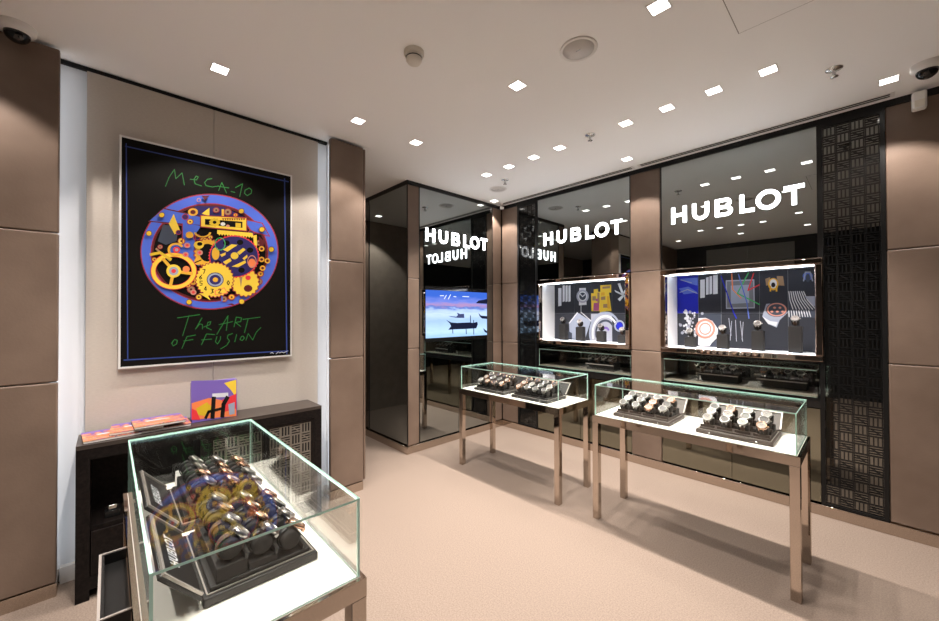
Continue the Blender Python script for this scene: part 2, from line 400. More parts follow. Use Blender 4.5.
def speaker(x, y, label):
    t = thing('ceiling_speaker', label, 'speaker', (x, y, H), 'ceiling speakers')
    MB().lathe([(.078, 0), (.094, 0), (.094, -.004), (.090, -.007), (.078, -.005)], 40).build('ring', 'white_plastic', t, False)
    MB().lathe([(.078, -.0005), (.078, -.004), (0, -.006)], 40).build('grille', 'grille_grey', t, False)
    MB().box(-.012, .012, -.002, .002, -.0075, -.0055).build('badge', 'chrome', t, False)
speaker(-1.017, 1.740, 'round ceiling speaker in the middle of the ceiling by the smoke detector')
speaker(-2.768, 3.06, 'round ceiling speaker in the corner over the television')
t = thing('smoke_detector', 'cream round smoke detector on the ceiling', 'smoke detector', (-1.612, 1.14, H))
MB().lathe([(0.052, 0), (.052, -.016), (.045, -.022)], 28).build('base', 'cream_plastic', t, False)
MB().lathe([(.040, -.018), (.040, -.046), (.032, -.058), (0, -.060)], 28).build('sensor_head', 'cream_plastic', t, False)
MB().lathe([(.0405, -.030), (.0415, -.033), (.0405, -.036)], 28).build('vent_ring', 'black_satin', t, False)
def sprinkler(x, y, label):
    t = thing('sprinkler', label, 'sprinkler', (x, y, H), 'ceiling sprinklers')
    MB().lathe([(0, 0), (.038, 0), (.036, -.004), (.012, -.008), (.009, -.012)], 24).build('escutcheon', 'chrome', t, False)
    MB().lathe([(.008, -.010), (.008, -.030), (.004, -.040)], 12).build('nozzle', 'chrome', t, False)
    MB().lathe([(.018, -.042), (.018, -.044), (0, -.046)], 16).box(-.002, .002, -.014, -.011, -.044, -.012).box(-.002, .002, .011, .014, -.044, -.012).build('deflector', 'chrome', t, False)
sprinkler(-2.533, 2.906, 'chrome sprinkler head beside the corner speaker')
sprinkler(-1.451, 2.644, 'chrome sprinkler head in line with the downlights over the glass tables')
sprinkler(-.126, 2.917, 'chrome sprinkler head close to the white dome camera by the lattice panel')
def dome(x, y, label, r=.062):
    t = thing('dome_camera', label, 'security camera', (x, y, H), 'dome cameras')
    MB().lathe([(r, 0), (r, -.022), (r*.93, -.034), (r*.70, -.040)], 32).build('housing', 'white_plastic', t, False)
    MB().lathe([(r*.70, -.038)]+[(r*.70*math.cos(R(a)), -.040-r*.66*math.sin(R(a))) for a in range(10, 91, 10)], 32).build('dome', 'black_gloss', t, False)
dome(.225, 3.225, 'white dome security camera with black glass over the leather wall')
dome(-2.735, -.315, 'white dome security camera above the leather pier by the poster')
t = thing('motion_sensor', 'small white motion sensor box at the top of the leather wall', 'sensor', (.215, 3.548, 2.66))
MB().box(.185, .245, 3.515, 3.572, 2.625, 2.73, bevel=.010, seg=3).build('housing', 'white_plastic', t)
MB().box(.195, .235, 3.509, 3.516, 2.635, 2.675, bevel=.002, seg=1).build('lens', 'cream_plastic', t)
MB().box(.200, .230, 3.56, 3.602, 2.66, 2.70).build('bracket', 'white_plastic', t)
t = thing('corner_camera', 'tiny white camera tucked into the mirror wall corner', 'security camera', (-3.12, 3.52, H))
MB().lathe([(.030, 0), (.030, -.006), (.012, -.010), (.012, -.03)], 20).build('mount', 'white_plastic', t, False)
MB().lathe([(0, -.028), (.022, -.030), (.026, -.045), (.022, -.062), (0, -.066)], 20).build('body', 'white_plastic', t, False)
for x0, x1, lb in ((-3.09, -1.515, 'long black linear air slot in the ceiling beside the television corner'), (-1.434, .097, 'long black linear air slot in the ceiling beside the lattice panel')):
    t = thing('slot_diffuser', lb, 'air vent', ((x0+x1)/2, 3.52, H), 'linear ceiling slots')
    mb = MB()
    for y0, y1 in ((3.488, 3.494), (3.519, 3.523), (3.548, 3.554)): mb.box(x0, x1, y0, y1, H-.004, H)
    mb.box(x0-.02, x0, 3.488, 3.554, H-.004, H).box(x1, x1+.02, 3.488, 3.554, H-.004, H).build('frame', 'white_plastic', t)
    for y0, y1 in ((3.494, 3.519), (3.523, 3.548)): box('slot', (x0, x1, y0, y1, H-.0015, H), 'shadow_gap', t)
t = thing('access_panel', 'flush square access hatch in the white ceiling', 'hatch', (-.13, 1.91, H))
box('gap', (-.428, .168, 1.612, 2.2095, H-.001, H), 'hatch_gap', t)
box('leaf', (-.424, .164, 1.616, 2.205, H-.0025, H), 'ceiling_paint', t)

# ================================================================== SIGNS
def sign(label, org, ux, nrm, width=.925, height=.157):
    t = thing('illuminated_sign', label, 'sign', org)
    for k, mb in enumerate(hublot_mesh(width, height, .005, Vector(org)+Vector(nrm)*.0005, ux, (0, 0, 1), nrm)):
        o = mb.build('letter_'+'hublot'[k], 'sign_light', t)
sign('glowing white HUBLOT letters on the mirror over the yellow block picture', (-2.560, YB+.006, 2.175), (1, 0, 0), (0, -1, 0), .915, .142)
sign('glowing white HUBLOT letters on the mirror beside the lattice panel', (-1.200, YB+.006, 2.186), (1, 0, 0), (0, -1, 0), .885, .143)
sign('glowing white HUBLOT letters on the mirror above the television', (XB-.004, 2.412, 2.168), (0, 1, 0), (1, 0, 0), .930, .141)

# ================================================================== TELEVISION
def screen_mat():
    m = bpy.data.materials.new('tv_picture'); m.use_nodes = True; nt = m.node_tree; N = nt.nodes; L = nt.links; N.clear()
    tc = N.new('ShaderNodeTexCoord'); sp = N.new('ShaderNodeSeparateXYZ'); L.new(tc.outputs['Object'], sp.inputs[0])
    mp = N.new('ShaderNodeMapping'); mp.inputs['Scale'].default_value = (1, 3, 16); L.new(tc.outputs['Object'], mp.inputs[0])
    n = N.new('ShaderNodeTexNoise'); n.inputs['Scale'].default_value = 2.2; n.inputs['Detail'].default_value = 5; L.new(mp.outputs[0], n.inputs[0])
    ad = N.new('ShaderNodeMath'); ad.operation = 'MULTIPLY_ADD'; ad.inputs[1].default_value = .10; L.new(n.outputs['Fac'], ad.inputs[0]); L.new(sp.outputs['Z'], ad.inputs[2])
    mr = N.new('ShaderNodeMapRange'); mr.inputs['From Min'].default_value = .05; mr.inputs['From Max'].default_value = .55; L.new(ad.outputs[0], mr.inputs[0])
    r = N.new('ShaderNodeValToRGB'); e = r.color_ramp.elements
    stops = [(0, (.22, .42, .74)), (.22, (.46, .66, .95)), (.45, (.34, .50, .78)), (.60, (.50, .64, .92)), (.70, (.36, .48, .80)), (.735, (.10, .18, .52)), (.80, (.38, .24, .46)), (.87, (.16, .22, .66)), (1, (.04, .12, .55))]
    e[0].position, e[0].color = stops[0][0], (*stops[0][1], 1); e[1].position, e[1].color = 1, (*stops[-1][1], 1)
    for p, c in stops[1:-1]: q = e.new(p); q.color = (*c, 1)
    em = N.new('ShaderNodeEmission'); em.inputs[1].default_value = 0.62; L.new(mr.outputs[0], r.inputs[0]); L.new(r.outputs[0], em.inputs[0])
    o = N.new('ShaderNodeOutputMaterial'); L.new(em.outputs[0], o.inputs[0]); M['tv_picture'] = m
screen_mat()
emissive('tv_dark', (.010, .012, .035), .6); emissive('tv_mid', (.05, .06, .15), .6); emissive('tv_white', (.75, .8, 1.0), .6)
t = thing('television', 'television showing dark longtail boats on a pale blue sea', 'television', (XB-.004, 2.87, 1.10))
box('panel_body', (XB-.045, XB-.004, 2.402, 3.336, 1.104, 1.696), 'black_gloss', t)
sc = MB().poly([(0, -.462, .045), (0, .462, .045), (0, .462, .555), (0, -.462, .555)]).build('screen', 'tv_picture', t, False); sc.location = (.002, 0, 0)
def tv_shape(name, shapes, m):
    P = Print('x', XB-.0015, .0001, (415, 280, 9.553)); P.shapes(shapes, m); P.build(name, t)
tv_shape('near_boat_image', [[(297, 380), (345, 405), (400, 410), (520, 405), (560, 410), (595, 398), (600, 425), (585, 462), (480, 468), (370, 472), (318, 476), (345, 440), (330, 412)]], 'tv_dark')
tv_shape('far_boat_image', [[(322, 345), (395, 350), (410, 335), (400, 312), (432, 325), (468, 322), (472, 362), (410, 362), (340, 352)]], 'tv_mid')
tv_shape('side_boat_image', [[(605, 312), (630, 340), (690, 345), (690, 372), (640, 368), (620, 350)]], 'tv_dark')
tv_shape('headland_image', [[(580, 222), (610, 195), (650, 190), (690, 180), (690, 228)]], 'tv_dark')
tv_shape('boat_stern_image', [[(650, 460), (690, 490), (690, 510), (665, 495)]], 'tv_dark')
for q in ([(560, 385), (562, 520)], [(360, 470), (362, 510)], [(530, 340), (530, 410)], [(488, 470), (490, 515)]): tv_shape('mast_image', stroke2d(q, 7), 'tv_dark')
for q in ([(240, 150), (275, 150)], [(280, 180), (300, 145)], [(318, 182), (340, 140)], [(370, 158), (392, 160)], [(455, 158), (515, 160)]): tv_shape('cloud_image', stroke2d(q, 7), 'tv_white')

# ================================================================== LIT DISPLAY CASES IN THE WALL
ink = {'ink_navy': (.027, .030, .040), 'ink_slate': (.045, .055, .08), 'ink_grey': (.16, .17, .19), 'ink_blue': (.012, .02, .42), 'ink_sky': (.10, .16, .55), 'ink_white': (.62, .64, .68),
       'ink_pale': (.34, .36, .43), 'ink_gold': (.70, .38, .03), 'ink_yellow': (.78, .55, .05), 'ink_magenta': (.42, .10, .24), 'ink_rose': (.55, .24, .18), 'ink_bronze': (.32, .20, .11),
       'ink_steel': (.30, .34, .44), 'ink_red': (.70, .04, .05), 'ink_green': (.05, .45, .12), 'ink_black': (.006, .005, .005), 'ink_orange': (.80, .22, .07), 'ink_purple': (.16, .10, .36),
       'ink_royal': (.065, .13, .58), 'ink_outline': (.32, .025, .04), 'ink_maroon': (.10, .010, .012), 'ink_deep': (.022, .016, .11), 'ink_amber': (.62, .42, .02), 'ink_chalk': (.018, .15, .03), 'ink_border': (.03, .055, .22), 'ink_art_black': (.0055, .0048, .004)}
for k, c in ink.items(): principled(k, c, .55, spec=.25 if k != 'ink_art_black' else .08)
VB = 3.87
def showcase(x0, x1, label, nick):
    z0, z1 = 1.06, 1.785
    t = thing('wall_showcase', label, 'display case', ((x0+x1)/2, YB, z0))
    fr = MB(); f = .042
    for d in ((x0, x1, z1-f, z1), (x0, x1, z0, z0+f), (x0, x0+f, z0+f, z1-f), (x1-f, x1, z0+f, z1-f)):
        fr.box(d[0], d[1], YB-.035, YB+.03, d[2], d[3], bevel=.006, seg=1)
    fr.build('frame', 'bronze_mirror', t)
    a, b, c, d = x0+f, x1-f, z0+f, z1-f
    box('side_wall', (a-.012, a, YB+.03, VB+.02, c, d), 'white_lacquer', t); box('side_wall', (b, b+.012, YB+.03, VB+.02, c, d), 'white_lacquer', t)
    box('inner_floor', (a-.012, b+.012, YB+.03, VB+.02, c-.012, c), 'white_lacquer', t); box('inner_ceiling', (a-.012, b+.012, YB+.03, VB+.02, d, d+.012), 'ink_grey', t)
    box('back_wall', (a-.012, b+.012, VB+.004, VB+.016, c, d), 'ink_grey', t)
    box('led_strip', (a+.01, b-.01, YB+.060, YB+.068, d-.006, d-.001), 'led_cool', t)
    box('led_strip', (a, b, YB+.040, YB+.046, c+.001, c+.004), 'led_floor', t)
    return t, a, b, c, d
t1, a, b, c, d = showcase(-2.640, -1.566, 'lit wall showcase with the yellow block picture and four watches', 'yellow')
zm1 = (530, 265, 6.9)
n = 5; zc = 1.40
xs1 = [a, -2.245, -2.045, -1.815, b]
xs1 = [a, on(530+305/6.9, 300, 'y', VB).x, on(530+420/6.9, 300, 'y', VB).x, on(530+565/6.9, 300, 'y', VB).x, b]
for i in range(4):
    for j, (p, q) in enumerate(((c, zc-.002), (zc+.002, d))):
        box('poster_panel', (xs1[i]+.002, xs1[i+1]-.002, VB, VB+.004, p, q), 'ink_navy' if (i, j) != (2, 0) else 'ink_pale', t1)
P = Print('y', VB, -.00012, zm1)
for x in (195, 225, 245, 265): P.shape([(x, 160 if x == 195 else 142), (x+(22 if x == 195 else 15), 158 if x == 195 else 140), (x+(22 if x == 195 else 15), 280 if x == 195 else 250), (x, 285 if x == 195 else 255)], 'ink_white')
P.shape([(340, 160), (385, 158), (390, 275), (338, 278)], 'ink_white'); P.shape(circ(363, 216, 42, 46), 'ink_pale'); P.shape(circ(363, 216, 30, 33), 'ink_white')
P.shape(circ(363, 216, 24, 26), 'ink_slate'); P.line([(345, 200), (363, 218), (378, 205)], 6, 'ink_white')
P.shape([(422, 195), (440, 195), (440, 168), (470, 165), (470, 185), (485, 185), (485, 140), (560, 135), (560, 190), (545, 190), (562, 318), (522, 318), (522, 332), (482, 332), (482, 318), (424, 318)], 'ink_yellow')
P.shapes([[(430, 215), (455, 215), (455, 245), (430, 245)], [(490, 220), (520, 215), (520, 240), (490, 242)], [(500, 150), (552, 145), (552, 160), (500, 165)], [(505, 270), (535, 268), (535, 295), (505, 295)], [(465, 190), (480, 190), (480, 260), (465, 262)]], 'ink_bronze')
P.shapes([[(440, 262), (478, 260), (476, 316), (436, 316)], [(455, 232), (470, 232), (470, 250), (455, 250)]], 'ink_magenta')
P.shapes([[(530, 215), (545, 215), (552, 300), (535, 300)], [(490, 190), (515, 188), (515, 210), (490, 212)]], 'ink_gold')
P.shapes([[(583, 172), (640, 200), (645, 215), (588, 185)], [(605, 128), (622, 125), (652, 215), (640, 222)], [(668, 150), (672, 165), (640, 215), (632, 205)], [(605, 235), (640, 205), (650, 215), (620, 250)], [(645, 205), (660, 205), (672, 245), (655, 250)]], 'ink_white')
P.shape([(270, 400), (330, 330), (420, 385), (380, 510), (275, 515)], 'ink_steel'); P.shapes(stroke2d([(272, 400), (328, 328)], 7)+stroke2d([(352, 325), (420, 385)], 5)+stroke2d([(352, 270), (352, 330)], 4), 'ink_white')
P.shape([(330, 370), (365, 365), (368, 400), (335, 405)], 'ink_pale'); P.shapes([[(200, 420), (290, 470), (290, 525), (200, 525)]], 'ink_slate')
for q, m in ((150, 'ink_steel'), (125, 'ink_white'), (95, 'ink_slate'), (70, 'ink_pale'), (45, 'ink_purple')): P.ring(520, 470, q*.75, q, 12, m, 24, 160, 330)
P.ring(617, 420, 36, 40, 10, 'ink_steel'); P.shape(circ(617, 420, 24, 27), 'ink_blue'); P.shape(circ(680, 260, 9, 30, 10), 'ink_gold')
P.build('poster_print', t1)

t2, a, b, c, d = showcase(-1.288, -.222, 'lit wall showcase with the light-line picture and four watches', 'laser')
zm2 = (655, 255, 5.217)
xs2 = [a]+[on(655+x/5.217, 300, 'y', VB).x for x in (226, 345, 545, 694)]+[b]
for i in range(5):
    for j, (p, q) in enumerate(((c, zc-.002), (zc+.002, d))):
        box('poster_panel', (xs2[i]+.002, xs2[i+1]-.002, VB, VB+.004, p, q), {(0, 1): 'ink_blue', (1, 0): 'ink_slate'}.get((i, j), 'ink_navy'), t2)
P = Print('y', VB, -.00012, zm2)
P.shapes([[(124, 125), (222, 118), (222, 160), (185, 150)], [(124, 175), (175, 165), (222, 195), (150, 205)]], 'ink_sky'); P.shapes(stroke2d([(130, 195), (170, 180), (220, 200)], 4)+stroke2d([(135, 130), (190, 145)], 4), 'ink_pale')
random.seed(3)
P.shapes([circ(140+random.gauss(55, 28) if True else 0, 290+random.random()*170, random.uniform(3, 9), n=7) for _ in range(46)], 'ink_pale')
P.shapes([circ(min(216, 150+random.random()*66), 290+random.random()*140, random.uniform(3, 8), n=7) for _ in range(40)], 'ink_white')
for x, h0, h1 in ((236, 130, 225), (266, 118, 208), (284, 112, 205), (303, 105, 205)): P.shape([(x, h0), (x+24 if x in (236, 303) else x+14, h0-3), (x+24 if x in (236, 303) else x+14, h1-3), (x, h1)], 'ink_white')
P.shape([(372, 135), (515, 130), (518, 275), (373, 278)], 'ink_grey'); P.shapes(stroke2d([(372, 135), (515, 130), (518, 275), (373, 278), (372, 135)], 6), 'ink_pale')
P.shape([(395, 160), (490, 155), (492, 250), (396, 255)], 'ink_steel')
for pts, m in ((((400, 95), (405, 180), (450, 225)), 'ink_orange'), (((515, 95), (485, 185), (545, 155)), 'ink_red'), (((488, 92), (430, 200), (545, 258)), 'ink_green'), (((345, 110), (410, 300), (425, 330)), 'ink_blue'), (((435, 100), (480, 250), (490, 330)), 'ink_sky')): P.line(pts, 6, m)
P.shapes(sum((stroke2d([(x, y0), (x+dx, y1)], 3.5) for x, y0, y1, dx in ((385, 330, 420, 12), (400, 345, 445, -8), (420, 340, 450, 5), (445, 345, 450, 12), (460, 350, 440, -6))), []), 'ink_pale')
P.shapes([[(575, 125), (600, 115), (605, 155), (580, 160)], [(635, 110), (668, 110), (675, 160), (640, 158)]], 'ink_bronze'); P.shape(circ(617, 152, 27, 32), 'ink_gold'); P.shape(circ(617, 150, 19, 24), 'ink_white'); P.shape(circ(617, 156, 11, 13), 'ink_black')
P.shapes([[(598, 160), (606, 160), (606, 190), (598, 190)], [(630, 160), (638, 160), (638, 190), (630, 190)]], 'ink_gold')
P.shape([(560, 320), (580, 255), (650, 250), (692, 300), (650, 340), (635, 378), (590, 360)], 'ink_steel'); P.shape(circ(635, 285, 56, 38), 'ink_slate'); P.ring(635, 285, 52, 35, 9, 'ink_rose'); P.shapes([circ(610+k*14, 285+(-1)**k*10, 8, 6, 8) for k in range(5)], 'ink_rose')
P.shape([(560, 320), (600, 345), (640, 350), (632, 372), (590, 358)], 'ink_white')
P.shape([(695, 190), (770, 185), (838, 285), (838, 328), (697, 325)], 'ink_slate')
P.shapes(sum((stroke2d([(698+k*11, 190), (704+k*13, 235), (720+k*17, 283)], 4.5) for k in range(8)), [])+sum((stroke2d([(698+k*13, 290), (700+k*14, 322)], 4.5) for k in range(9)), []), 'ink_white')
P.shape([(780, 215), (838, 215), (838, 270), (825, 265)], 'ink_steel'); P.shape(circ(797, 110, 26, 22), 'ink_sky'); P.shape(circ(797, 120, 12, 22), 'ink_slate'); P.line([(775, 135), (785, 90), (810, 90), (822, 135)], 7, 'ink_steel')
P.shape([(226, 330), (265, 328), (300, 345), (328, 385), (325, 430), (295, 460), (285, 475), (240, 475), (226, 470)], 'ink_white'); P.shape(circ(262, 385, 52, 52), 'ink_rose'); P.shape(circ(262, 385, 40, 40), 'ink_white'); P.ring(262, 385, 32, 32, 7, 'ink_rose')
P.build('poster_print', t2)

# ================================================================== WATCHES
def watch_proto(case_m, bezel_m, dial_m, strap_m):
    t = thing('wrist_watch', 'x', 'watch')
    RC = .0275                                   # strap loop radius, root sits in the middle of the loop
    T = Matrix.Translation((0, 0, RC+.003))
    mb = MB().lathe([(0, 0), (.0235, 0), (.0258, .003), (.0258, .008), (.0235, .0105), (.0195, .0105)], 24, mat=T)
    mb.lathe([(0, -.004), (.0035, -.004), (.0035, .004), (0, .004)], 10, mat=Matrix.Translation((.0288, 0, RC+.0085)) @ Matrix.Rotation(R(90), 4, 'Y'))
    for sx in (-1, 1):
        for sy in (-1, 1): mb.box(sx*.009-.0025, sx*.009+.0025, min(sy*.020, sy*.028), max(sy*.020, sy*.028), RC-.002, RC+.008)
    mb.build('case', case_m, t, False)
    MB().lathe([(.0190, .0100), (.0240, .0105), (.0235, .0130), (.0198, .0130), (.0186, .0105)], 24, mat=T, closed=True).build('bezel', bezel_m, t, False)
    MB().lathe([(.0190, .0104), (0, .0108)], 24, mat=T).build('dial', dial_m, t, False)
    hd = MB()
    for ang, l in ((50, .010), (-35, .013)):
        hd.box(-.0009, .0009, 0, l, RC+.0141, RC+.0146, rot=Matrix.Rotation(R(ang), 4, 'Z'))
    hd.build('hands', 'dial_dark' if dial_m != 'dial_dark' else 'dial_white', t, False)
    st = MB(); pr = []
    n = 26; k0 = 48; ang = [R(90+k0+(360-2*k0)*i/n) for i in range(n+1)]
    vs_ = []
    for i, q in enumerate(ang):
        f = abs(i/n-.5)*2; wd = .0085+.0025*f
        ring = []
        for r_ in (RC, RC+.003):
            for sx in (-1, 1): ring.append(st.bm.verts.new((sx*wd, r_*math.cos(q), r_*math.sin(q))))
        vs_.append(ring)
    for p, q in zip(vs_, vs_[1:]):
        for e, g in ((0, 1), (1, 3), (3, 2), (2, 0)): fc = st.bm.faces.new((p[e], p[g], q[g], q[e])); fc.smooth = True
    st.bm.faces.new([vs_[0][i] for i in (0, 2, 3, 1)]); st.bm.faces.new([vs_[-1][i] for i in (0, 1, 3, 2)])
    bmesh.ops.recalc_face_normals(st.bm, faces=st.bm.faces[:])
    st.build('strap', strap_m, t, False)
    return t
PROTO = [watch_proto('steel', 'steel', 'dial_silver', 'rubber'), watch_proto('rose_gold', 'rose_gold', 'dial_white', 'rubber'), watch_proto('steel', 'rose_gold', 'dial_dark', 'strap_brown'), watch_proto('steel', 'steel', 'dial_white', 'strap_brown'), watch_proto('rubber', 'steel', 'dial_dark', 'rubber')]
DESC = ['steel watch with silver dial', 'rose gold watch with white dial', 'steel watch with rose bezel and dark dial', 'steel watch with brown strap', 'black watch with steel bezel']
used = [False]*len(PROTO)
def watch(k, loc, rot, where, group):
    o = PROTO[k]
    if used[k]: o = copy_tree(o)
    used[k] = True
    return place(o, loc, rot, DESC[k]+' '+where, group)

# ================================================================== WATCH BOXES
BW, BD = .36, .27
def watch_box(leather_m, lining_m, lettering):
    t = thing('watch_box', 'x', 'watch box')
    mb = MB().box(-BW/2, BW/2, -BD/2, BD/2, 0, .022, bevel=.003, seg=1)
    mb.build('base_tray', leather_m, t, False)
    MB().box(-BW/2+.018, BW/2-.018, -BD/2+.016, BD/2-.016, .0225, .034, bevel=.002, seg=1).build('inner_tray', leather_m, t, False)
    rim = MB(); x, y = BW/2-.013, BD/2-.011
    for d_ in ((-x, x, -y-.003, -y), (-x, x, y, y+.003), (-x-.003, -x, -y-.003, y+.003), (x, x+.003, -y-.003, y+.003)): rim.box(*d_, .0222, .0255)
    rim.build('rim', 'box_edge', t, False)
    for r_ in range(3):
        y = -.072+.072*r_; zt = .034+.018*r_
        if r_: MB().box(-BW/2+.022, BW/2-.022, y-.034, y+.034, 0.0342, zt, bevel=.002, seg=1).build('step', lining_m, t, False)
        for c_i in range(4):
            xx = -.126+.084*c_i
            MB().lathe([(0, -.026), (.020, -.026), (.0255, -.020), (.0255, .020), (.020, .026), (0, .026)], 20, mat=Matrix.Translation((xx, y, zt+.0305+.001)) @ Matrix.Rotation(R(90), 4, 'Y')).build('cushion', lining_m, t, False)
            MB().box(xx-.036, xx+.036, y-.034, y-.0275, zt+.0002 if not r_ else zt+.0005, zt+.014).build('cushion_stop', leather_m, t, False)
    for sx in (-.11, .11):
        MB().lathe([(0, 0), (.005, 0), (.004, .003), (0, .004)], 12, mat=Matrix.Translation((sx, -BD/2-.0002, .011)) @ Matrix.Rotation(R(90), 4, 'X')).build('stud', 'chrome', t, False)
    for sy in (-.07, .07):
        MB().lathe([(0, 0), (.005, 0), (.004, .003), (0, .004)], 12, mat=Matrix.Translation((BW/2+.0002, sy, .011)) @ Matrix.Rotation(R(90), 4, 'Y')).build('stud', 'chrome', t, False)
    Lm = Matrix.Translation((0, BD/2-.002, .030)) @ Matrix.Rotation(R(-42), 4, 'X')
    ld = MB().box(-BW/2, BW/2, .002, .012, 0, .118, bevel=.002, seg=1, rot=Lm).build('lid', leather_m, t, False)
    ed = MB()
    for d_ in ((-BW/2+.002, BW/2-.002, .109, .116), (-BW/2+.002, -BW/2+.009, .006, .109), (BW/2-.009, BW/2-.002, .006, .109)): ed.box(d_[0], d_[1], -.004, .0018, d_[2], d_[3], rot=Lm)
    ed.build('lid_edge', 'box_edge', ld, False)
    if lettering:
        lt = MB()
        for m_ in hublot_mesh(.17, .029, 0, (-.085, .0010, .052), (1, 0, 0), (0, 0, 1), (0, -1, 0)):
            for f in m_.bm.faces: lt.poly([v.co for v in f.verts])
            m_.bm.free()
        bmesh.ops.transform(lt.bm, matrix=Lm, verts=lt.bm.verts[:])
        lt.build('lettering', 'ink_white', ld, False)
    return t
boxA = watch_box('box_brown', 'box_lining', False); boxB = watch_box('box_leather', 'box_lining', True); boxC = None
def fill_box(bx, loc, rz, label, where, group, kinds):
    place(bx, loc, (0, 0, rz), label, 'open watch boxes on the glass tables')
    Rz = Matrix.Rotation(rz, 4, 'Z')
    for r_ in range(3):
        for c_i in range(4):
            p = Vector((-.126+.084*c_i, -.072+.072*r_, .034+.018*r_+.0315))
            q = Vector(loc) + Rz @ p
            e = (Rz @ Matrix.Rotation(R(42+random.uniform(-5, 5)), 4, 'X')).to_euler()
            watch(random.choice(kinds), q, e, where, group)

# ================================================================== GLASS TABLES
TW, TD = 1.085, .455; ZD, ZT = .705, .912
def pane(name, parent, x0, x1, y0, y1, z0, z1, thin):
    """glass sheet: big faces clear, the narrow edges green"""
    mb = MB().box(x0, x1, y0, y1, z0, z1)
    mb.bm.normal_update()
    for f in mb.bm.faces: f.material_index = 0 if abs(f.normal['xyz'.index(thin)]) > .5 else 1
    o = mb.build(name, None, parent, False); o.data.materials.append(M['clear_glass']); o.data.materials.append(M['glass_edge']); return o
def table_proto():
    t = thing('glass_display_table', 'x', 'display table')
    hx, hy = TW/2, TD/2
    ap = MB()
    for d_ in ((-hx, hx, -hy, -hy+.02), (-hx, hx, hy-.02, hy), (-hx, -hx+.02, -hy+.02, hy-.02), (hx-.02, hx, -hy+.02, hy-.02)): ap.box(*d_, .655, .700)
    ap.build('apron', 'champagne_chrome', t, False)
    MB().box(-hx, hx, -hy, hy, .7002, .7035).build('deck_edge', 'champagne_chrome', t, False)
    MB().box(-hx+.012, hx-.012, -hy+.012, hy-.012, .7035, ZD).build('deck', 'deck_white', t, False)
    MB().box(-hx+.02, hx-.02, -hy+.02, hy-.02, .672, .698).build('drawer_tray', 'black_satin', t, False)
    L_ = .042
    for sx in (-1, 1):
        for sy in (-1, 1):
            x0, x1 = sorted((sx*hx, sx*(hx-L_))); y0, y1 = sorted((sy*hy, sy*(hy-L_)))
            MB().box(x0, x1, y0, y1, 0, .6548, bevel=.0015, seg=1).build('leg', 'champagne_chrome', t, False)
    gx, gy, th = hx-.013, hy-.013, .006
    pane('glass_pane', t, -gx, gx, -gy, -gy+th, ZD, ZT-th, 'y'); pane('glass_pane', t, -gx, gx, gy-th, gy, ZD, ZT-th, 'y')
    pane('glass_pane', t, -gx, -gx+th, -gy+th, gy-th, ZD, ZT-th, 'x'); pane('glass_pane', t, gx-th, gx, -gy+th, gy-th, ZD, ZT-th, 'x')
    pane('glass_top', t, -gx, gx, -gy, gy, ZT-th, ZT, 'z')
    return t
tb = table_proto()
T1c, T2c, T3c = (-2.112, 2.612), (-.780, 2.645), (-1.467, .272)
TB1 = place(copy_tree(tb), (*T1c, 0), label='glass-topped watch table on chrome legs beside the television wall', group='glass display tables')
TB2 = place(copy_tree(tb), (*T2c, 0), label='glass-topped watch table on chrome legs close to the lattice panel', group='glass display tables')
TB3 = place(tb, (*T3c, 0), label='glass-topped watch table in front of the dark cabinet and poster', group='glass display tables')
dr = MB().box(-1.655, -1.30, -.018, -.006, .615, .652).box(-1.655, -1.645, -.006, .045, .615, .652).box(-1.31, -1.30, -.006, .045, .615, .652).box(-1.645, -1.31, -.006, .045, .615, .622).build('drawer', 'black_satin', TB3)
MB().box(-1.655, -1.30, -.018, -.012, .652, .655).box(-1.655, -1.649, -.012, .045, .652, .655).box(-1.306, -1.30, -.012, .045, .652, .655).build('drawer_rim', 'box_edge', dr)

EPS = .0005
k_silver = [0, 0, 0, 3, 3, 1]; k_mix = [1, 1, 3, 0, 0, 2]; k_dark = [4, 1, 0, 0, 1, 3]
b11 = copy_tree(boxB); b12 = copy_tree(boxB); b21 = boxA; b22 = copy_tree(boxA); b31 = boxB; b32 = copy_tree(boxB)
def nolet(b):
    for ch in list(b.children):
        for g in list(ch.children):
            if g.name.startswith('lettering'): bpy.data.objects.remove(g)
nolet(b11); nolet(b12)
fill_box(b11, (-2.335, 2.575, ZD+EPS), 0, 'open black watch box on the table nearest the television', 'in the box nearest the television', 'watches in the box nearest the television', k_mix)
fill_box(b12, (-1.895, 2.580, ZD+EPS), 0, 'open black watch box on the television-side table, farther from the television', 'in the second box from the television', 'watches in the second box from the television', k_mix)
fill_box(b21, (-1.030, 2.628, ZD+EPS), 0, 'open brown watch box farther from the lattice panel', 'in the brown box away from the lattice', 'watches in the brown box farther from the lattice panel', k_silver)
fill_box(b22, (-.530, 2.630, ZD+EPS), 0, 'open brown watch box nearest the lattice panel', 'in the brown box nearest the lattice panel', 'watches in the brown box nearest the lattice panel', k_silver)
fill_box(b31, (-1.265, .300, ZD+EPS), R(180), 'open black watch box on the poster-side table, farther from the cabinet', 'in the black box away from the cabinet', 'watches in the black box farther from the cabinet', k_dark)
fill_box(b32, (-1.690, .300, ZD+EPS), R(180), 'open black watch box on the poster-side table, next to the cabinet', 'in the black box by the cabinet', 'watches in the black box next to the cabinet', k_dark)
